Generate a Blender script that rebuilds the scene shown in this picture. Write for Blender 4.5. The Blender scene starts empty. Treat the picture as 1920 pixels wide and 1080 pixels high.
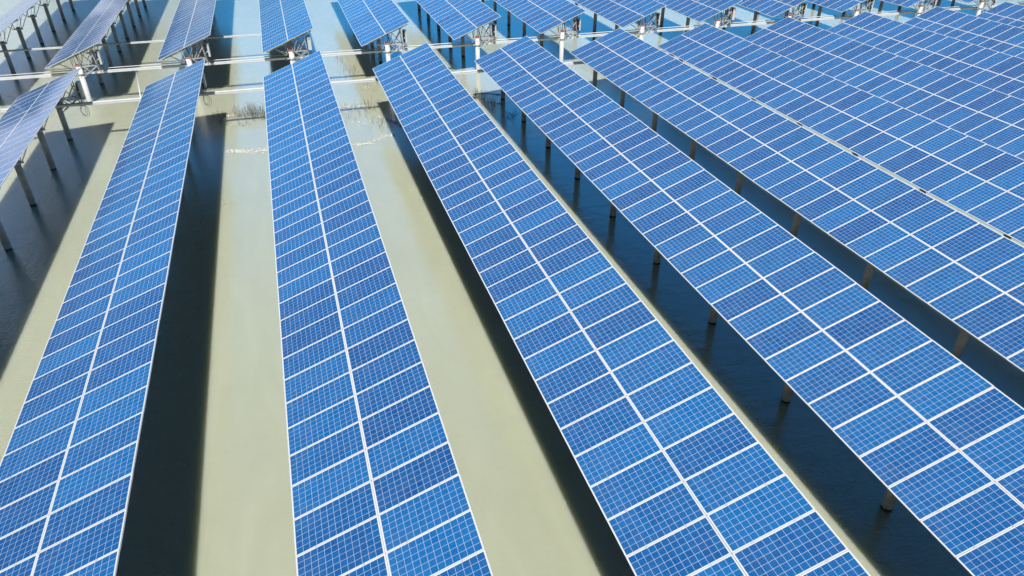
import bpy, math, random
from mathutils import Vector, Matrix

random.seed(7)
sc = bpy.context.scene
C = sc.collection

# ------------------------------------------------------------------ camera
ZW = 3.4                      # height of the array axis above the water (water surface z = 0)
F_PX = 1335.5178
YAW, PITCH, ROLL = 0.305179492, 0.575376383, 0.003035157
cy_, sy_ = math.cos(YAW), math.sin(YAW); cp_, sp_ = math.cos(PITCH), math.sin(PITCH)
fwd = Vector((sy_*cp_, cy_*cp_, -sp_)); rt = Vector((cy_, -sy_, 0)); upv = rt.cross(fwd)
cr_, sr_ = math.cos(ROLL), math.sin(ROLL)
rt2 = cr_*rt + sr_*upv; up2 = -sr_*rt + cr_*upv
CAM = Vector((-0.328785, -47.0311486, 12.5002866 + ZW))
cam = bpy.data.cameras.new('camera'); camo = bpy.data.objects.new('camera', cam); C.objects.link(camo)
m = Matrix.Identity(4)
for i in range(3):
    m[i][0] = rt2[i]; m[i][1] = up2[i]; m[i][2] = -fwd[i]; m[i][3] = CAM[i]
camo.matrix_world = m
cam.sensor_width = 36; cam.lens = F_PX*36/1920; cam.clip_start = 0.1; cam.clip_end = 6000
sc.camera = camo

# ------------------------------------------------------------------ light
SUN_DIR = Vector((0.088, 0.533, -1)).normalized()
EL = math.asin(-SUN_DIR.z)
w = bpy.data.worlds.new('World'); sc.world = w; w.use_nodes = True
nt = w.node_tree; bg = nt.nodes['Background']
sky = nt.nodes.new('ShaderNodeTexSky'); sky.sky_type = 'NISHITA'; sky.sun_disc = False
sky.sun_elevation = EL; sky.sun_rotation = math.atan2(-SUN_DIR.x, -SUN_DIR.y)
sky.air_density = 1.0; sky.dust_density = 0.3; sky.ozone_density = 4.0
grade = nt.nodes.new('ShaderNodeMix'); grade.data_type = 'RGBA'; grade.blend_type = 'MULTIPLY'; grade.inputs[0].default_value = 1
grade.inputs[7].default_value = (0.2508, 0.264, 0.198, 1)      # sky dimmed, blue most of all, so shaded water stays dark
nt.links.new(sky.outputs[0], grade.inputs[6])
# blue glow added low in the north-east sky to brighten the water's reflections
tcw = nt.nodes.new('ShaderNodeTexCoord'); spw = nt.nodes.new('ShaderNodeSeparateXYZ'); nt.links.new(tcw.outputs['Generated'], spw.inputs[0])
dt = nt.nodes.new('ShaderNodeVectorMath'); dt.operation = 'DOT_PRODUCT'; hz = nt.nodes.new('ShaderNodeVectorMath'); hz.operation = 'MULTIPLY'; nt.links.new(tcw.outputs['Generated'], hz.inputs[0]); hz.inputs[1].default_value = (1, 1, 0)
hn = nt.nodes.new('ShaderNodeVectorMath'); hn.operation = 'NORMALIZE'; nt.links.new(hz.outputs[0], hn.inputs[0])
nt.links.new(hn.outputs[0], dt.inputs[0]); dt.inputs[1].default_value = (0.50, 0.866, 0.0)
def ramp(src, a, b):
    n = nt.nodes.new('ShaderNodeMapRange'); n.interpolation_type = 'SMOOTHSTEP'
    n.inputs[1].default_value = a; n.inputs[2].default_value = b; nt.links.new(src, n.inputs[0]); return n.outputs[0]
lo = ramp(spw.outputs[2], 0.96, 0.15); az = ramp(dt.outputs['Value'], 0.15, 0.80)
mm = nt.nodes.new('ShaderNodeMath'); mm.operation = 'MULTIPLY'; m0 = nt.nodes.new('ShaderNodeMath'); m0.operation = 'MULTIPLY'; nt.links.new(lo, m0.inputs[0]); nt.links.new(ramp(spw.outputs[2], 0.06, 0.24), m0.inputs[1]); nt.links.new(m0.outputs[0], mm.inputs[0]); nt.links.new(az, mm.inputs[1])
band = nt.nodes.new('ShaderNodeMix'); band.data_type = 'RGBA'; nt.links.new(mm.outputs[0], band.inputs[0])
band.inputs[6].default_value = (1, 1, 1, 1); band.inputs[7].default_value = (2.6, 11.5, 22.0, 1)
fin = nt.nodes.new('ShaderNodeMix'); fin.data_type = 'RGBA'; fin.blend_type = 'MULTIPLY'; fin.inputs[0].default_value = 1
# low cloud bank in the north-west, the one the left-hand modules mirror
dc = nt.nodes.new('ShaderNodeVectorMath'); dc.operation = 'DOT_PRODUCT'; nt.links.new(tcw.outputs['Generated'], dc.inputs[0]); dc.inputs[1].default_value = (-0.45, 0.893, 0.0)
cn = nt.nodes.new('ShaderNodeTexNoise'); cn.inputs['Scale'].default_value = 7.0; cn.inputs['Detail'].default_value = 5; nt.links.new(tcw.outputs['Generated'], cn.inputs['Vector'])
c1 = ramp(spw.outputs[2], 0.17, 0.06); c2 = ramp(dc.outputs['Value'], 0.93, 0.995); c3 = ramp(cn.outputs[0], 0.44, 0.60)
q1 = nt.nodes.new('ShaderNodeMath'); q1.operation = 'MULTIPLY'; nt.links.new(c1, q1.inputs[0]); nt.links.new(c2, q1.inputs[1])
q2 = nt.nodes.new('ShaderNodeMath'); q2.operation = 'MULTIPLY'; nt.links.new(q1.outputs[0], q2.inputs[0]); nt.links.new(c3, q2.inputs[1])
cl = nt.nodes.new('ShaderNodeMix'); cl.data_type = 'RGBA'; nt.links.new(q2.outputs[0], cl.inputs[0]); cl.inputs[7].default_value = (14, 14.6, 16.5, 1)
nt.links.new(grade.outputs[2], fin.inputs[6]); nt.links.new(fin.outputs[2], cl.inputs[6]); nt.links.new(band.outputs[2], fin.inputs[7])
nt.links.new(cl.outputs[2], bg.inputs[0]); bg.inputs[1].default_value = 0.05
sun = bpy.data.lights.new('sun', 'SUN'); suno = bpy.data.objects.new('sun', sun); C.objects.link(suno)
sun.energy = 5.0; sun.angle = math.radians(0.55); sun.color = (1.0, 0.975, 0.93)
suno.rotation_euler = SUN_DIR.to_track_quat('-Z', 'Y').to_euler()
suno.location = (0, -60, 60)
sc.view_settings.view_transform = 'Standard'; sc.view_settings.look = 'None'
sc.view_settings.exposure = 0.6; sc.view_settings.gamma = 1.0
sc.cycles.use_denoising = True
sc.cycles.max_bounces = 8; sc.cycles.diffuse_bounces = 3; sc.cycles.glossy_bounces = 4

KA = 0.66      # albedo level that goes with the exposure above
# ------------------------------------------------------------------ helpers
def node(nt, t, **k):
    n = nt.nodes.new(t)
    for a, b in k.items(): setattr(n, a, b)
    return n
def mth(nt, op, a, b=None, c=None):
    n = nt.nodes.new('ShaderNodeMath'); n.operation = op
    for i, v in enumerate((a, b, c)):
        if v is None: continue
        if isinstance(v, (int, float)): n.inputs[i].default_value = v
        else: nt.links.new(v, n.inputs[i])
    return n.outputs[0]
def mixc(nt, f, a, b):
    n = nt.nodes.new('ShaderNodeMix'); n.data_type = 'RGBA'
    for i, v in ((0, f), (6, a), (7, b)):
        if isinstance(v, (int, float)): n.inputs[i].default_value = v
        elif isinstance(v, tuple): n.inputs[i].default_value = (*v, 1)
        else: nt.links.new(v, n.inputs[i])
    return n.outputs[2]
def mat(name):
    m = bpy.data.materials.new(name); m.use_nodes = True
    return m, m.node_tree, m.node_tree.nodes['Principled BSDF']
def simple(name, col, rough=0.5, metal=0.0, var=0.12, scale=6, bump=0.0, dirt=None):
    col = tuple(c*KA for c in col); dirt = dirt and tuple(c*KA for c in dirt)
    m, nt, p = mat(name)
    tc = node(nt, 'ShaderNodeTexCoord'); nz = node(nt, 'ShaderNodeTexNoise'); nz.inputs['Scale'].default_value = scale
    nz.inputs['Detail'].default_value = 5
    nt.links.new(tc.outputs['Object'], nz.inputs['Vector'])
    f = mth(nt, 'SUBTRACT', nz.outputs[0], 0.5)
    d = dirt or tuple(c*(1-var*2.2) for c in col)
    f2 = mth(nt, 'MULTIPLY_ADD', f, 1.6, 0.35)
    f2n = f2.node; f2n.use_clamp = True
    nt.links.new(mixc(nt, f2, col, d), p.inputs['Base Color'])
    p.inputs['Roughness'].default_value = rough; p.inputs['Metallic'].default_value = metal
    if bump:
        b = node(nt, 'ShaderNodeBump'); b.inputs['Strength'].default_value = bump; b.inputs['Distance'].default_value = 0.01
        nt.links.new(nz.outputs[0], b.inputs['Height']); nt.links.new(b.outputs[0], p.inputs['Normal'])
    return m

# solar cells: 12 x 6 square cells, white gridlines, busbars along the long side
def cell_material():
    m, nt, p = mat('solar_cells')
    tc = node(nt, 'ShaderNodeTexCoord'); sp = node(nt, 'ShaderNodeSeparateXYZ'); nt.links.new(tc.outputs['Object'], sp.inputs[0])
    X, Y = sp.outputs[0], sp.outputs[1]
    CS = 0.158
    u = mth(nt, 'DIVIDE', mth(nt, 'ADD', X, 6*CS), CS); v = mth(nt, 'DIVIDE', mth(nt, 'ADD', Y, 3*CS), CS)
    fu = mth(nt, 'FRACT', u); fv = mth(nt, 'FRACT', v)
    du = mth(nt, 'ABSOLUTE', mth(nt, 'SUBTRACT', fu, 0.5)); dv = mth(nt, 'ABSOLUTE', mth(nt, 'SUBTRACT', fv, 0.5))
    gx = mth(nt, 'GREATER_THAN', du, 0.5 - 0.0027/CS); gy = mth(nt, 'GREATER_THAN', dv, 0.5 - 0.0027/CS)
    ox = mth(nt, 'GREATER_THAN', mth(nt, 'ABSOLUTE', X), 6*CS); oy = mth(nt, 'GREATER_THAN', mth(nt, 'ABSOLUTE', Y), 3*CS)
    white = mth(nt, 'MAXIMUM', mth(nt, 'MAXIMUM', gx, gy), mth(nt, 'MAXIMUM', ox, oy))
    # busbars
    fb = mth(nt, 'FRACT', mth(nt, 'MULTIPLY', fv, 4.0))
    bus = mth(nt, 'LESS_THAN', mth(nt, 'ABSOLUTE', mth(nt, 'SUBTRACT', fb, 0.5)), 0.5*0.0016/CS*4)
    cu = mth(nt, 'FLOOR', u); cv = mth(nt, 'FLOOR', v)
    oi = node(nt, 'ShaderNodeObjectInfo')
    cb = node(nt, 'ShaderNodeCombineXYZ'); nt.links.new(cu, cb.inputs[0]); nt.links.new(cv, cb.inputs[1])
    nt.links.new(mth(nt, 'MULTIPLY', oi.outputs['Random'], 97.0), cb.inputs[2])
    wn = node(nt, 'ShaderNodeTexWhiteNoise'); nt.links.new(cb.outputs[0], wn.inputs['Vector'])
    # slow tone drift inside one module (crystal batches)
    nz = node(nt, 'ShaderNodeTexNoise'); nz.inputs['Scale'].default_value = 2.2; nz.inputs['Detail'].default_value = 3
    va = node(nt, 'ShaderNodeVectorMath', operation='ADD'); nt.links.new(tc.outputs['Object'], va.inputs[0])
    cb2 = node(nt, 'ShaderNodeCombineXYZ'); nt.links.new(mth(nt, 'MULTIPLY', oi.outputs['Random'], 313.0), cb2.inputs[2]); nt.links.new(cb2.outputs[0], va.inputs[1])
    nt.links.new(va.outputs[0], nz.inputs['Vector'])
    a = mth(nt, 'MULTIPLY_ADD', wn.outputs['Value'], 0.30, 0.10)
    b = mth(nt, 'MULTIPLY_ADD', oi.outputs['Random'], 0.58, -0.08)
    c = mth(nt, 'MULTIPLY', nz.outputs[0], 0.35)
    t = mth(nt, 'ADD', mth(nt, 'ADD', a, b), c); t.node.use_clamp = True
    blue = mixc(nt, t, CELL_A, CELL_B)
    blue = mixc(nt, mth(nt, 'MULTIPLY', bus, 0.55), blue, (0.30, 0.36, 0.46))
    grid = mth(nt, 'MAXIMUM', gx, gy); edge = mth(nt, 'MAXIMUM', ox, oy)
    col = mixc(nt, mth(nt, 'MULTIPLY', grid, 0.9), blue, (0.4356, 0.5016, 0.5808)); col = mixc(nt, edge, col, (0.462, 0.4818, 0.5082))
    du2 = node(nt, 'ShaderNodeTexNoise'); du2.inputs['Scale'].default_value = 1.6; du2.inputs['Detail'].default_value = 7; du2.inputs['Roughness'].default_value = 0.7
    nt.links.new(va.outputs[0], du2.inputs['Vector'])
    low = mth(nt, 'MULTIPLY_ADD', mth(nt, 'ADD', X, 0.98), -0.55, 0.5); low.node.use_clamp = True      # dust gathers along the lower long edge
    df = mth(nt, 'MULTIPLY', mth(nt, 'SUBTRACT', du2.outputs[0], 0.38), mth(nt, 'MULTIPLY_ADD', low, 0.22, 0.10)); df.node.use_clamp = True
    col = mixc(nt, df, col, (0.30, 0.31, 0.30))
    sp2 = node(nt, 'ShaderNodeTexVoronoi'); sp2.inputs['Scale'].default_value = 2.1; nt.links.new(va.outputs[0], sp2.inputs['Vector'])
    spot = mth(nt, 'MULTIPLY', mth(nt, 'LESS_THAN', sp2.outputs['Distance'], 0.024), mth(nt, 'GREATER_THAN', oi.outputs['Random'], 0.72))
    col = mixc(nt, spot, col, (0.55, 0.55, 0.50))
    nt.links.new(col, p.inputs['Base Color'])
    p.inputs['Roughness'].default_value = 0.11; p.inputs['IOR'].default_value = 1.27; p.inputs['Specular IOR Level'].default_value = 0.4
    dn = node(nt, 'ShaderNodeTexNoise'); dn.inputs['Scale'].default_value = 1.2; dn.inputs['Detail'].default_value = 6
    nt.links.new(va.outputs[0], dn.inputs['Vector'])
    nt.links.new(mth(nt, 'MULTIPLY_ADD', dn.outputs[0], 0.14, 0.04), p.inputs['Roughness'])
    return m
CELL_A = (0.0010, 0.038, 0.160); CELL_B = (0.0025, 0.093, 0.275)
M_CELL = cell_material()
M_FRAME = simple('anodised_frame', (0.76, 0.77, 0.79), 0.35, 0.0, 0.03, 9)
M_BACK = simple('module_backsheet', (0.05, 0.055, 0.06), 0.6, 0, 0.1, 3)
M_STEEL = simple('galvanised_steel', (0.66, 0.69, 0.73), 0.40, 0.12, 0.16, 14, 0.1)
M_TRAY = simple('painted_cable_tray', (0.84, 0.86, 0.88), 0.4, 0.0, 0.06, 3, 0.05)
M_WHITE = simple('white_painted_pile', (0.80, 0.80, 0.79), 0.55, 0, 0.09, 7, 0.2)
def pile_bands(m):
    nt = m.node_tree; p = nt.nodes['Principled BSDF']; src = p.inputs['Base Color'].links[0].from_socket
    g = node(nt, 'ShaderNodeNewGeometry'); sx = node(nt, 'ShaderNodeSeparateXYZ'); nt.links.new(g.outputs['Position'], sx.inputs[0])
    nz = node(nt, 'ShaderNodeTexNoise'); nz.inputs['Scale'].default_value = 9; nt.links.new(g.outputs['Position'], nz.inputs['Vector'])
    z = mth(nt, 'ADD', sx.outputs[2], mth(nt, 'MULTIPLY', mth(nt, 'SUBTRACT', nz.outputs[0], 0.5), 0.16))
    c = mixc(nt, mth(nt, 'LESS_THAN', z, 0.30), src, (0.50, 0.51, 0.50))
    c = mixc(nt, mth(nt, 'LESS_THAN', z, 0.07), c, (0.06, 0.065, 0.04))
    nt.links.new(c, p.inputs['Base Color'])
M_CONC = simple('concrete_pile', (0.66, 0.69, 0.73), 0.8, 0, 0.16, 5, 0.4, dirt=(0.40, 0.42, 0.43))
pile_bands(M_CONC); pile_bands(M_WHITE)
M_RED = simple('red_pile_paint', (0.55, 0.14, 0.12), 0.5, 0, 0.2, 20)
M_DARK = simple('black_cable_rubber', (0.018, 0.019, 0.022), 0.5, 0, 0.1, 20)
M_BOX = simple('inverter_housing', (0.74, 0.76, 0.79), 0.4, 0.0, 0.05, 6)
M_BOXD = simple('inverter_heat_sink', (0.07, 0.08, 0.11), 0.45, 0.4, 0.1, 20)

class MB:
    def __init__(s): s.v = []; s.f = []; s.mi = []; s.sm = []
    def add(s, vs, fs, mi=0, smooth=False):
        o = len(s.v); s.v += [tuple(v) for v in vs]
        for f in fs: s.f.append([i+o for i in f]); s.mi.append(mi); s.sm.append(smooth)
    def box(s, c, h, mi=0, R=None):
        c = Vector(c); vs = []
        for x in (-1, 1):
            for y in (-1, 1):
                for z in (-1, 1):
                    d = Vector((x*h[0], y*h[1], z*h[2]))
                    if R: d = R @ d
                    vs.append(c+d)
        s.add(vs, [(0,1,3,2),(4,6,7,5),(0,4,5,1),(2,3,7,6),(0,2,6,4),(1,5,7,3)], mi)
    def bar(s, a, b, wd, ht, mi=0):
        a = Vector(a); b = Vector(b); d = (b-a); L = d.length; d.normalize()
        ref = Vector((0,0,1)) if abs(d.z) < 0.95 else Vector((0,1,0))
        sx = d.cross(ref).normalized(); sz = sx.cross(d)
        R = Matrix((sx, d, sz)).transposed()
        s.box((a+b)/2, (wd/2, L/2, ht/2), mi, R)
    def tube(s, pts, r, n=10, mi=0, cap=True):
        pts = [Vector(p) for p in pts]; rs = r if isinstance(r, (list, tuple)) else [r]*len(pts)
        o = len(s.v); prev = None
        for i, p in enumerate(pts):
            d = (pts[min(i+1, len(pts)-1)] - pts[max(i-1, 0)]).normalized()
            ref = prev if prev is not None else (Vector((1,0,0)) if abs(d.x) < 0.9 else Vector((0,1,0)))
            sx = (ref - d*ref.dot(d)).normalized(); prev = sx; sz = d.cross(sx)
            for k in range(n):
                a = 2*math.pi*k/n; s.v.append(tuple(p + (sx*math.cos(a) + sz*math.sin(a))*rs[i]))
        for i in range(len(pts)-1):
            for k in range(n):
                k2 = (k+1) % n
                s.f.append([o+i*n+k, o+i*n+k2, o+(i+1)*n+k2, o+(i+1)*n+k]); s.mi.append(mi); s.sm.append(True)
        if cap:
            s.f.append([o+k for k in range(n)][::-1]); s.mi.append(mi); s.sm.append(False)
            s.f.append([o+(len(pts)-1)*n+k for k in range(n)]); s.mi.append(mi); s.sm.append(False)
    def mesh(s, name, mats):
        me = bpy.data.meshes.new(name); me.from_pydata(s.v, [], s.f)
        for m in mats: me.materials.append(m)
        me.polygons.foreach_set('material_index', s.mi); me.polygons.foreach_set('use_smooth', s.sm)
        me.validate(); me.update(); return me
def link(name, me, parent=None, loc=None, rot=None):
    o = bpy.data.objects.new(name, me); C.objects.link(o)
    if parent: o.parent = parent
    if loc: o.location = loc
    if rot: o.rotation_euler = rot
    return o
def tag(o, label=None, cat=None, group=None, kind=None):
    for k, v in (('label', label), ('category', cat), ('group', group), ('kind', kind)):
        if v: o[k] = v
    return o

# ------------------------------------------------------------------ water
def water_material():
    m, nt, p = mat('murky_water')
    geo = node(nt, 'ShaderNodeNewGeometry'); pos = geo.outputs['Position']
    sp = node(nt, 'ShaderNodeSeparateXYZ'); nt.links.new(pos, sp.inputs[0])
    big = node(nt, 'ShaderNodeTexNoise'); big.inputs['Scale'].default_value = 0.11; big.inputs['Detail'].default_value = 4
    nt.links.new(pos, big.inputs['Vector'])
    col = mixc(nt, big.outputs[0], (0.392, 0.410, 0.310), (0.345, 0.360, 0.262))
    # stirred-up silt and pale shoals in the cross channel between the two banks
    sh = node(nt, 'ShaderNodeTexNoise'); sh.inputs['Scale'].default_value = 0.55; sh.inputs['Detail'].default_value = 8; sh.inputs['Roughness'].default_value = 0.65
    nt.links.new(pos, sh.inputs['Vector'])
    yb = mth(nt, 'SUBTRACT', 1.0, mth(nt, 'DIVIDE', mth(nt, 'ABSOLUTE', mth(nt, 'SUBTRACT', sp.outputs[1], 4.0)), 13.0)); yb.node.use_clamp = True
    shf = mth(nt, 'MULTIPLY', mth(nt, 'MULTIPLY', mth(nt, 'SUBTRACT', sh.outputs[0], 0.42), 2.2), yb); shf.node.use_clamp = True
    col = mixc(nt, shf, col, (0.40, 0.40, 0.325))
    mq = node(nt, 'ShaderNodeMapping'); mq.inputs['Scale'].default_value = (1.0, 0.22, 1.0); nt.links.new(pos, mq.inputs[0])
    st = node(nt, 'ShaderNodeTexNoise'); st.inputs['Scale'].default_value = 0.9; st.inputs['Detail'].default_value = 6; st.inputs['Distortion'].default_value = 1.2
    nt.links.new(mq.outputs[0], st.inputs['Vector'])
    col = mixc(nt, mth(nt, 'MULTIPLY', st.outputs[0], 0.45), col, (0.25, 0.26, 0.18))
    nt.links.new(col, p.inputs['Base Color'])
    p.inputs['Subsurface Weight'].default_value = 1.0
    p.inputs['Subsurface Radius'].default_value = (1.0, 1.0, 0.8)
    p.inputs['Subsurface Scale'].default_value = 0.9
    p.inputs['Roughness'].default_value = 0.02; p.inputs['IOR'].default_value = 2.2
    p.subsurface_method = 'RANDOM_WALK' if hasattr(p, 'subsurface_method') else None
    # ripples: wind-ruffled to the left (west), nearly glassy to the right
    mp = node(nt, 'ShaderNodeMapping'); mp.inputs['Scale'].default_value = (1.0, 2.1, 1.0); mp.inputs['Rotation'].default_value = (0, 0, 0.25)
    nt.links.new(pos, mp.inputs[0])
    r1 = node(nt, 'ShaderNodeTexNoise'); r1.inputs['Scale'].default_value = 5.5; r1.inputs['Detail'].default_value = 5; r1.inputs['Roughness'].default_value = 0.6
    nt.links.new(mp.outputs[0], r1.inputs['Vector'])
    r2 = node(nt, 'ShaderNodeTexNoise'); r2.inputs['Scale'].default_value = 0.9; r2.inputs['Detail'].default_value = 3
    nt.links.new(mp.outputs[0], r2.inputs['Vector'])
    xs = node(nt, 'ShaderNodeMapRange'); xs.inputs[1].default_value = -4.0; xs.inputs[2].default_value = -10.5
    xs.inputs[3].default_value = 0.22; xs.inputs[4].default_value = 1.0; nt.links.new(sp.outputs[0], xs.inputs[0])
    h = mth(nt, 'ADD', mth(nt, 'MULTIPLY', mth(nt, 'MULTIPLY', r1.outputs[0], 0.034), xs.outputs[0]),
            mth(nt, 'MULTIPLY', r2.outputs[0], 0.018))
    b = node(nt, 'ShaderNodeBump'); b.inputs['Strength'].default_value = 1.0; b.inputs['Distance'].default_value = 1.0
    nt.links.new(h, b.inputs['Height']); nt.links.new(b.outputs[0], p.inputs['Normal'])
    return m
M_WATER = water_material()
wb = MB(); wb.box((0, 0, -3), (2500, 2500, 3))
tag(link('water', wb.mesh('water', [M_WATER])), kind='structure')

# ------------------------------------------------------------------ one solar module
TILT = 0.3596; TILT_B = 0.377
P = 6.778767; SK = -0.0943819; MP = 1.010995; G = 6.140494
ML, MW, MT = 1.960, 0.996, 0.036
fr = MB(); hx, hy = ML/2, MW/2; t_ = 0.011
fr.box((0,  hy-t_/2, -MT/2), (hx, t_/2, MT/2)); fr.box((0, -hy+t_/2, -MT/2), (hx, t_/2, MT/2))
fr.box((hx-t_/2, 0, -MT/2), (t_/2, hy-t_, MT/2)); fr.box((-hx+t_/2, 0, -MT/2), (t_/2, hy-t_, MT/2))
for xx in (-0.49, 0.49): fr.box((xx, hy+0.0075, 0.0015), (0.028, 0.0225, 0.0035), 1)
ME_FRAME = fr.mesh('module_frame', [M_FRAME, M_STEEL])
gl = MB(); a, b_ = hx-t_, hy-t_
gl.add([(-a,-b_,-.003),(a,-b_,-.003),(a,b_,-.003),(-a,b_,-.003)], [(0,1,2,3)], 0)
gl.add([(-a,-b_,-.009),(a,-b_,-.009),(a,b_,-.009),(-a,b_,-.009)], [(3,2,1,0)], 1)
gl.box((0, 0.30, -0.022), (0.06, 0.05, 0.012), 2)
ME_GLASS = gl.mesh('solar_module', [M_CELL, M_BACK, M_DARK])

# shared parts (local to a row's frame: origin on the tilt axis above the water line)
def pile_mesh(top, white, r=0.155):
    p = MB(); zs = [-ZW-1.5, -ZW+0.02, top]
    p.tube([(0,0,z) for z in zs], r, 20, 0)
    return p.mesh('pile', [M_WHITE if white else M_CONC])
TOP_IN, TOP_OUT = -1.02, -0.75
ME_PILE = pile_mesh(TOP_IN, False); ME_PILE_W = pile_mesh(TOP_OUT-0.10, True, 0.165)
cp = MB(); cp.tube([(0,0,TOP_OUT-0.10), (0,0,TOP_OUT)], 0.169, 20, 0); ME_CAP = cp.mesh('pile_cap', [M_RED])
def clamp_mesh(z):
    c = MB(); c.tube([(0,0,z-0.06), (0,0,z+0.06)], 0.19, 20)
    for s in (-1, 1):
        c.box((s*0.25, 0, z), (0.07, 0.012, 0.05)); c.box((0, s*0.24, z), (0.012, 0.06, 0.05))
        c.tube([(s*0.27, -0.035, z), (s*0.27, 0.035, z)], 0.018, 6)
    return c.mesh('clamp', [M_STEEL])
ME_CLAMP = clamp_mesh(TOP_IN-0.14); ME_CLAMP_W = clamp_mesh(TOP_OUT-0.62)
def slope(x, tl, off): # a point on the line off metres under the module plane
    return (x*math.cos(tl) + off*math.sin(tl), x*math.sin(tl) - off*math.cos(tl))
def rafter_mesh(tl):
    r = MB()
    x0, z0 = slope(-1.72, tl, 0.155); x1, z1 = slope(1.72, tl, 0.155)
    r.bar((x0, 0, z0), (x1, 0, z1), 0.05, 0.09)
    return r.mesh('rafter', [M_STEEL])
def brace_mesh(tl, zt):
    r = MB()
    for s, xx in ((-1, -1.15), (1, 1.15)):
        x, z = slope(xx, tl, 0.20)
        r.bar((s*0.27, 0.0, zt), (x, 0, z), 0.045, 0.045)
    for s, xx in ((-1, -0.42), (1, 0.42)):
        x, z = slope(xx, tl, 0.20)
        r.bar((s*0.24, 0.0, zt+0.02), (x, 0, z), 0.04, 0.04)
    # fore and aft rods up to the purlins
    for s in (-1, 1):
        x, z = slope(0.55, tl, 0.11)
        r.tube([(0.0, s*0.26, zt), (x, s*0.95, z)], 0.012, 6)
    return r.mesh('brace', [M_STEEL])
MESH = {}
for bank, tl in (('near', TILT), ('back', TILT_B)):
    MESH[bank] = dict(rafter=rafter_mesh(tl), brace=brace_mesh(tl, TOP_IN-0.14), brace_w=brace_mesh(tl, TOP_OUT-0.34))

ORD = ['first','second','third','fourth','fifth','sixth','seventh','eighth','ninth','tenth','eleventh','twelfth','thirteenth','fourteenth']
def build_row(r, bank, n0, n1, ys, label):
    """modules n0..n1 counted from the gap; ys: pile offsets from the row's gap end"""
    tl = TILT if bank == 'near' else TILT_B
    ox = (r-3)*P + (0.0506 if bank == 'back' else 0); oz = -0.0439 if bank == 'back' else 0
    if bank == 'near': oz += {6: 0.06}.get(r, 0); ox += {6: 0.02, 7: -0.09}.get(r, 0)
    oy = (r-3)*SK + (G if bank == 'back' else 0); sg = -1 if bank == 'near' else 1
    root = bpy.data.objects.new('solar_array', None); C.objects.link(root)
    root.location = (ox, oy, ZW+oz); root.empty_display_size = 0.5
    tag(root, label, 'solar array', 'long solar arrays standing over the water')
    ph1, ph2 = random.uniform(0, 6), random.uniform(0, 6)
    for k in range(n0, n1):
        yy = sg*(k+0.5)*MP; und = 0.006*math.sin(yy*0.45+ph1) + 0.004*math.sin(yy*1.3+ph2)
        for s in (-1, 1):
            x, z = slope(s*(0.005+ML/2), tl, 0)
            jit = random.uniform(-0.0025, 0.0025)
            o = link('solar_module', ME_GLASS, root, (x, yy, z + und + random.uniform(-.002, .002)), (random.uniform(-.0022, .0022), -tl+jit, 0))
            if r <= 8: link('frame', ME_FRAME, o)
            else: o.data = ME_FULL
    ya, yb = sg*n0*MP, sg*n1*MP
    for xx in (-1.50, -0.48, 0.48, 1.50):
        x, z = slope(xx, tl, MT+0.036)
        p = MB(); c_, s_ = math.cos(tl), math.sin(tl)
        p.bar((x, ya - sg*0.03, z), (x, yb + sg*0.03, z), 0.045, 0.066)
        link('purlin', p.mesh('purlin', [M_STEEL]), root)
    for i, y in enumerate(ys):
        out = bank == 'back' and i == 0
        po = link('pile', ME_PILE_W if out else ME_PILE, root, (0.08, y, -oz))
        if out: link('red_cap', ME_CAP, po)
        link('clamp', ME_CLAMP_W if out else ME_CLAMP, po)
        link('rafter', MESH[bank]['rafter'], root, (0, y, 0))
        link('brace', MESH[bank]['brace_w' if out else 'brace'], root, (0.04, y, 0))
    return root
# one-mesh module for the rows too far off to show the frame as a thing of its own
full = MB()
for me, off in ((ME_FRAME, 3), (ME_GLASS, 0)):
    full.add([v.co for v in me.vertices], [], 0)
    o_ = len(full.v) - len(me.vertices)
    for p_ in me.polygons:
        full.f.append([i+o_ for i in p_.vertices]); full.mi.append(p_.material_index+off); full.sm.append(False)
ME_FULL = full.mesh('solar_module_far', [M_CELL, M_BACK, M_DARK, M_FRAME, M_STEEL])

def project(x, y, z):
    d = Vector((x, y, z)) - CAM; zz = d.dot(fwd)
    if zz < 0.5: return None
    return 960 + F_PX*d.dot(rt2)/zz, 540 - F_PX*d.dot(up2)/zz
def span(r, bank, nmax, margin):
    tl = TILT; ox = (r-3)*P; oy = (r-3)*SK + (G if bank == 'back' else 0); sg = -1 if bank == 'near' else 1
    vis = []
    for k in range(nmax):
        for s in (-1.965, 0, 1.965):
            q = project(ox + s*math.cos(tl), oy + sg*k*MP, ZW + s*math.sin(tl))
            if q and -20 < q[0] < 1940 and -20 < q[1] < 1100: vis.append(k); break
    return (0, min(nmax, max(vis)+margin)) if vis else None

NEAR_LOOK = {1: 'steeply foreshortened pale blue solar array at the left edge of the near bank',
 2: 'solar array with glare streaks, second from the left in the near bank',
 3: 'broad blue solar array left of centre, third from the left in the near bank',
 4: 'blue solar array with wide olive water on its left, fourth in the near bank',
 5: 'blue solar array beside the dark blue strip of pile reflections, fifth in the near bank'}
near = []; back = []
for r in range(1, 15):
    s = span(r, 'near', 50, 5)
    if s: near.append((r, (0, 50) if r <= 5 else (0, min(50, s[1]+8))))
for r in range(-1, 16):
    s = span(r, 'back', 50, 7)
    if s: back.append((r, s))
print('near rows', near); print('back rows', back)
for i, (r, s) in enumerate(near):
    lab = NEAR_LOOK.get(r, 'blue solar array, %s from the left in the near bank, packed close to its neighbours' % ORD[i])
    ys = [-0.30 - 4.62*k for k in range(0, int(s[1]*MP/4.62)+1) if 0.30 + 4.62*k < s[1]*MP]
    build_row(r, 'near', s[0], s[1], ys, lab)
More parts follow.
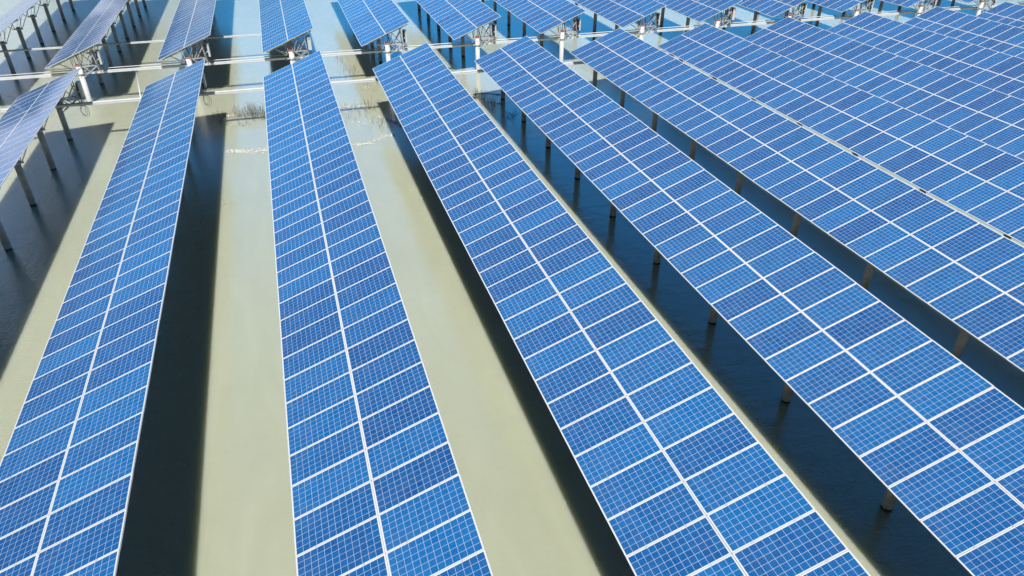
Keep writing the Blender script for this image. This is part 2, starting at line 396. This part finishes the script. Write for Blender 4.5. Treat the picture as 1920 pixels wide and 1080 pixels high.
for i, (r, s) in enumerate(back):
    lab = ('pale solar array in the top left corner, first from the left beyond the cable trays' if i == 0 else
           'solar array beyond the cable trays, %s from the left in the back bank' % ORD[i])
    ys = [0.38 + 4.66*k for k in range(0, 12) if 0.38 + 4.66*k < s[1]*MP]
    build_row(r, 'back', s[0], s[1], ys, lab)
R0, R1 = back[0][0], back[-1][0]

# ------------------------------------------------------------------ cable trays across the gap
def ty(y0, x): return y0 + x/P*SK
def tray(label, y0, z, x0, x1, pipe, wd=0.24, ht=0.10):
    root = bpy.data.objects.new('cable_tray', None); C.objects.link(root); root.location = (0, y0, ZW+z)
    tag(root, label, 'cable tray', 'white cable trays crossing the gap')
    L = 3.0; x = x0; seg = []
    ch = MB(); lid = MB(); br = MB()
    while x < x1:
        xe = min(x+L, x1); a = Vector((x+0.006, ty(0, x), 0)); b = Vector((xe-0.006, ty(0, xe), 0))
        dz = random.uniform(-.004, .004)
        up = Vector((0, 0, dz))
        ch.bar(a+up, b+up, wd, 0.012)
        for s in (-1, 1):
            e = Vector((0, s*(wd/2-0.006), ht/2 + 0.006)); ch.bar(a+e+up, b+e+up, 0.012, ht)
        lid.bar(a+Vector((0,0,ht+0.016))+up, b+Vector((0,0,ht+0.016))+up, wd+0.02, 0.012)
        lid.bar(a+Vector((0,0,ht+0.030))+up, b+Vector((0,0,ht+0.030))+up, 0.02, 0.014)
        x = xe
    link('channel', ch.mesh('channel', [M_TRAY]), root); link('lid', lid.mesh('lid', [M_TRAY]), root)
    for r in range(R0, R1+1):
        xc = (r-3)*P
        if not (x0 < xc < x1): continue
        br = MB()
        br.box((xc-0.26, ty(0, xc)-0.02, -0.035), (0.03, wd/2+0.10, 0.02)); br.box((xc+0.42, ty(0, xc)-0.02, -0.035), (0.03, wd/2+0.10, 0.02))
        br.bar((xc+0.42, ty(0, xc)+wd/2, -0.03), (xc+0.1, ty(0, xc)+wd/2, -0.34), 0.04, 0.04)
        link('bracket', br.mesh('bracket', [M_STEEL]), root)
    if pipe:
        cd = MB(); cd.tube([(x0, ty(0.16, x0), 0.24), (x1, ty(0.16, x1), 0.24)], 0.028, 10)
        link('conduit', cd.mesh('conduit', [M_TRAY]), root)
    return root
XA, XB = (R0-3)*P - 8, (R1-3)*P + 8
tray('white lidded cable tray crossing the gap nearest the camera, under the near bank ends', -0.62, -1.30, XA, 5*P, False)
tray('white cable tray with a thin conduit above it, bolted to the red capped piles', 6.98, -1.50, XA, XB, True, 0.20, 0.11)
tray('thin cable tray running under the back bank, farthest of the three', 15.2, -1.62, XA, 0.2*P, False, 0.18, 0.07)

# ------------------------------------------------------------------ inverters on their racks at the row ends
def inverter(x, y, zoff, kind, label):
    root = bpy.data.objects.new('inverter', None); C.objects.link(root); root.location = (x, y, ZW+zoff); root.empty_display_size = 0.3
    tag(root, label, 'inverter', 'inverters hung at the array ends')
    b = MB(); h = MB()
    if kind == 'white':
        b.box((1.42, 0, -0.46), (0.12, 0.22, 0.47)); h.box((1.27, 0, -0.46), (0.03, 0.18, 0.40))
        b.box((1.42, -0.232, -0.10), (0.09, 0.012, 0.05))
    else:
        b.box((1.49, 0, -0.48), (0.055, 0.22, 0.42))
        h.box((1.375, 0.012, -0.48), (0.06, 0.19, 0.40))
        for k in range(7): h.box((1.375, -0.185, -0.80+k*0.11), (0.058, 0.010, 0.012))
        b.box((1.40, -0.20, -0.56), (0.05, 0.02, 0.035))
        b.box((1.44, 0, -0.05), (0.105, 0.23, 0.012))
    link('housing', b.mesh('housing', [M_BOX]), root); link('heat_sink', h.mesh('heat_sink', [M_BOXD]), root)
    r = MB()
    for yy in (-0.20, 0.24):
        r.bar((0.18, yy, -0.98), (1.32, yy, -0.92), 0.05, 0.05)
        r.bar((1.27, yy, -1.42), (1.08, yy, 0.26), 0.045, 0.045)
        r.bar((0.66, yy, -0.94), (1.13, yy, -0.24), 0.045, 0.045)
        r.bar((0.22, yy, -1.66), (1.22, yy, -0.97), 0.045, 0.045)
        r.bar((0.36, yy, -0.97), (0.80, yy, -1.36), 0.035, 0.035)
        r.bar((-0.10, yy, -1.02), (-0.16, yy, -0.14), 0.03, 0.03)
        r.bar((0.27, yy, -1.32), (0.16, yy, -0.02), 0.04, 0.04)
    r.bar((1.16, -0.20, -0.45), (1.16, 0.24, -0.45), 0.03, 0.03); r.bar((0.9, -0.2, -0.95), (0.9, 0.24, -0.95), 0.03, 0.03)
    r.bar((1.3, 0.0, -0.30), (1.12, 0.0, -0.30), 0.06, 0.03); r.bar((1.3, 0.0, -0.70), (1.16, 0.0, -0.70), 0.06, 0.03)
    r.tube([(-1.2, -0.2, -0.62), (-0.12, -0.2, -1.05)], 0.016, 6)
    link('rack', r.mesh('rack', [M_STEEL]), root)
    c = MB()
    c.tube([(0.16, -0.27, -0.05), (0.12, -0.30, -0.12), (0.22, -0.28, -0.55), (0.30, -0.27, -0.95), (0.34, -0.26, -1.25)], 0.022, 6)
    c.tube([(0.42, -0.24, 0.02), (0.55, -0.27, -0.20), (0.80, -0.26, -0.52), (1.02, -0.25, -0.78), (1.34, -0.22, -0.96)], 0.018, 6)
    for k in range(4):
        xx = 1.34+0.05*k
        c.tube([(xx, -0.08, -0.90), (xx+0.02, -0.14, -1.08), (xx-0.10, -0.18, -1.22), (xx-0.34, -0.16, -1.26)], 0.012, 5)
    link('cable', c.mesh('cable', [M_DARK]), root)
for i, (r, s) in enumerate(back):
    kind = 'white' if r in (3, 8) else 'grey'
    look = 'plain white inverter' if kind == 'white' else 'grey inverter with dark heat sink'
    inverter((r-3)*P+0.05, (r-3)*SK+G+0.48, 0.07, kind, '%s by a red capped pile, %s from the left' % (look, ORD[i]))
for r, nm in ((1, 'leftmost array of the near bank'), (2, 'second array of the near bank')):
    inverter((r-3)*P+0.05, (r-3)*SK-0.30, 0.0, 'grey', 'dark fronted inverter box hanging under the end of the %s' % nm)
    x0, y0 = (r-3)*P, (r-3)*SK-0.75
    c = MB()
    for k in range(3):
        pts = []
        for a in range(15):
            t = a/14*math.pi*2; pts.append((x0+1.42+0.05*k+0.13*math.sin(t)*(1+0.3*k), y0-0.02*k+0.03*math.cos(2*t), ZW-1.52+0.34*math.cos(t)-0.06*k))
        c.tube(pts, 0.009, 5, cap=False)
    tag(link('cable_loop', c.mesh('cable_loop', [M_DARK])), 'thin black cable loops hanging from the tray by the %s' % nm, 'cable', 'cable loops')
rod = MB(); rod.tube([(-10.05, 6.45, ZW-1.44), (-8.95, -0.45, ZW-1.22)], 0.035, 8)
tag(link('link_conduit', rod.mesh('link_conduit', [M_TRAY])), 'thin white conduit running between the two nearer cable trays', 'conduit')

# ------------------------------------------------------------------ reeds, twigs, scum, light-streak threads
M_REED = simple('dead_reed', (0.20, 0.20, 0.10), 0.8, 0, 0.25, 8)
M_STRAW = simple('bleached_straw', (0.72, 0.70, 0.56), 0.8, 0, 0.2, 8)
M_FOAM_STREAK = simple('foam_and_streaks', (0.82, 0.83, 0.78), 0.9, 0, 0.08, 20)  # also colours the threads that imitate light streaks
M_TWIG = simple('wet_twig', (0.07, 0.065, 0.05), 0.7, 0, 0.2, 8)
def stem(mb, x, y, h, r, mi=0, lean=0.25, n=4):
    a = random.uniform(0, 6.28); l = random.uniform(0.1, 1)*lean*h; bend = random.uniform(0, 1)**2*lean*h*2
    pts = [(x, y, -0.05)] + [(x + math.cos(a)*(l*t + bend*t**3), y + math.sin(a)*(l*t + bend*t**3), h*t*(1-0.18*t*bend/h)) for t in [i/n for i in range(1, n+1)]]
    mb.tube(pts, [r]*(len(pts)-1)+[r*0.35], 3, mi, cap=False)
reeds = MB()
# (cx, cy, sx, sy, count, height, share of bleached stems)
for cx, cy, sx, sy, n, h, bl in [(-2.9, 1.0, 0.9, 0.45, 150, 0.95, .15), (-3.9, 1.2, 0.4, 0.4, 50, 0.8, .4), (-5.0, 0.6, 0.6, 0.9, 60, 0.6, .35), (-2.2, 0.2, 0.5, 0.4, 60, 0.7, .2),
        (-3.6, -0.6, 0.5, 0.4, 30, .35, .6), (3.2, -0.6, 1.0, 1.2, 60, 0.6, .35), (4.4, 0.2, 0.7, 1.0, 70, 0.6, .6), (4.9, -3.0, 0.8, 1.2, 60, 0.55, .6),
        (4.2, 9.0, 0.6, 1.6, 60, 0.6, .6), (3.9, 13.2, 0.5, 2.2, 60, 0.6, .7), (5.2, 4.6, 0.8, 0.8, 60, 0.6, .7), (11.9, 0.2, 0.8, 0.25, 60, 0.8, .1), (12.6, -1.6, 0.6, 0.9, 50, 0.6, .3),
        (19.5, 1.5, 0.8, 1.0, 40, 0.6, .3), (19.8, 8.5, 1.2, 1.0, 50, 0.7, .3), (-4.9, 9.5, 0.5, 2.0, 25, 0.3, .8), (26, 8, 2, 1.5, 60, .7, .3)]:
    for _ in range(n):
        stem(reeds, random.gauss(cx, sx*.6), random.gauss(cy, sy*.6), h*random.uniform(.35, 1.05), random.uniform(.004, .009), 1 if random.random() < bl else 0, 0.3)
tag(link('reeds', reeds.mesh('reeds', [M_REED, M_STRAW])), 'sparse dead reeds and bleached stalks standing in the shallow channel', 'reeds', kind='stuff')
foam_and_streaks = MB()
def foam_line(pts, width, dens):
    for i in range(len(pts)-1):
        a, b = Vector((*pts[i], 0)), Vector((*pts[i+1], 0)); L = (b-a).length
        for _ in range(int(L*dens)):
            p = a.lerp(b, random.random()) + Vector((random.gauss(0, .05), random.gauss(0, width*.5), 0))
            k = random.random()
            if k < 0.45:   # a curl of straw
                t0 = random.uniform(0, 6.28); cr = random.uniform(.04, .13); q = []
                for j in range(6):
                    t = t0 + j*random.uniform(.3, .55); q.append((p.x+cr*math.cos(t)*1.5, p.y+cr*math.sin(t), 0.006+0.02*random.random()))
                foam_and_streaks.tube(q, random.uniform(.006, .013), 3, 0, cap=False)
            else:
                n = random.randint(5, 7); rr = random.uniform(.012, .05); a0 = random.random()*6
                ring = [(p.x+rr*random.uniform(.6,1.3)*math.cos(a0+6.283*j/n)*1.4, p.y+rr*random.uniform(.6,1.3)*math.sin(a0+6.283*j/n), 0.006) for j in range(n)]
                foam_and_streaks.add(ring+[(p.x, p.y, 0.006+rr*.5)], [(j, (j+1) % n, n) for j in range(n)], 0)
foam_line([(-4.8, 1.55), (-4.0, 1.45), (-3.4, 1.7)], 0.12, 70)
foam_line([(-3.3, 1.1), (-1.9, 0.6)], 0.08, 18)
foam_line([(-4.4, -4.8), (-3.2, -5.2), (-2.2, -5.3), (-1.4, -5.6)], 0.34, 95)
foam_line([(2.3, 1.0), (3.2, 1.15), (4.3, 0.9)], 0.10, 45)
foam_line([(2.5, -6.0), (3.6, -6.0), (4.6, -5.2), (5.3, -5.0)], 0.24, 45)
foam_line([(3.0, -2.0), (3.9, -2.6), (4.3, -2.3)], 0.45, 22)
foam_line([(4.6, -1.2), (5.4, -2.5), (6.1, -3.8)], 0.12, 26)
foam_line([(6.6, -7.6), (7.4, -7.4)], 0.06, 30)
foam_line([(10.9, 1.4), (12.9, 1.1), (13.8, 0.4)], 0.12, 35)
foam_line([(12.6, -0.9), (13.4, -1.6)], 0.2, 25)
foam_line([(18.6, 1.2), (20.5, 0.4)], 0.06, 25)
foam_line([(-9.3, 0.3), (-8.4, 0.5)], 0.12, 16)
foam_line([(4.6, 5.0), (5.6, 4.8)], 0.4, 14)
def light_streak(x0, x1, y):  # pale threads on the water standing in for light through the module gaps
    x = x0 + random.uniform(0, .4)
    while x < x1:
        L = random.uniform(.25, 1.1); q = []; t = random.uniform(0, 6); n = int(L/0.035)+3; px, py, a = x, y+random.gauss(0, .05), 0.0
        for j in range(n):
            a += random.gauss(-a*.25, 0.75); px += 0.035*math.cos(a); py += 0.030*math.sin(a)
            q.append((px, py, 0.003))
        foam_and_streaks.tube(q, random.uniform(.003, .0065), 3, 0, cap=False); x = px + random.uniform(.05, .6)
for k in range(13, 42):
    light_streak(-6.8, -5.0, -k*MP-0.4+random.uniform(-.1, .1))
    if k % 2 == 0: light_streak(5.0, 6.2, -k*MP-0.3)
    if k > 24: light_streak(12.0, 12.9, -k*MP-0.3)
tag(link('foam_and_light_streaks', foam_and_streaks.mesh('foam_and_light_streaks', [M_FOAM_STREAK])), 'broken lines of white foam and straw, with pale threads imitating light streaks, on the olive water', 'foam_and_streaks', kind='stuff')
def bush(x, y, h, n, label, name='dead_bush', mi=M_TWIG, r=0.012):
    mb = MB()
    def grow(p, d, L, rr, depth):
        q = [p]; dd = d.copy()
        for i in range(3):
            dd = (dd + Vector((random.gauss(0, .25), random.gauss(0, .25), random.gauss(0, .15)))).normalized(); q.append(q[-1]+dd*L/3)
        mb.tube(q, [rr, rr*.85, rr*.7, rr*.5], 4, cap=False)
        if depth: 
            for _ in range(3): grow(q[random.randint(1, 3)], (dd+Vector((random.gauss(0,.7), random.gauss(0,.7), random.gauss(0,.4)))).normalized(), L*.62, rr*.6, depth-1)
    for _ in range(n):
        a = random.uniform(0, 6.28); grow(Vector((random.gauss(0, .12), random.gauss(0, .12), -0.05)), Vector((math.cos(a)*.7, math.sin(a)*.7, 0.9)).normalized(), h*.55, r, 2)
    o = link(name, mb.mesh(name, [mi]), None, (x, y, 0)); tag(o, label, 'plant'); return o
bush(13.0, -4.2, 0.95, 7, 'bare dark drowned bush in the blue strip left of the fifth array')
bush(19.9, 10.6, 1.0, 6, 'dark leafless bush between back bank arrays, behind the cable tray')
bush(-4.28, -12.2, 0.32, 7, 'small pale water weed sprouting alone beside the second array shadow', 'water_weed', M_STRAW, 0.008)
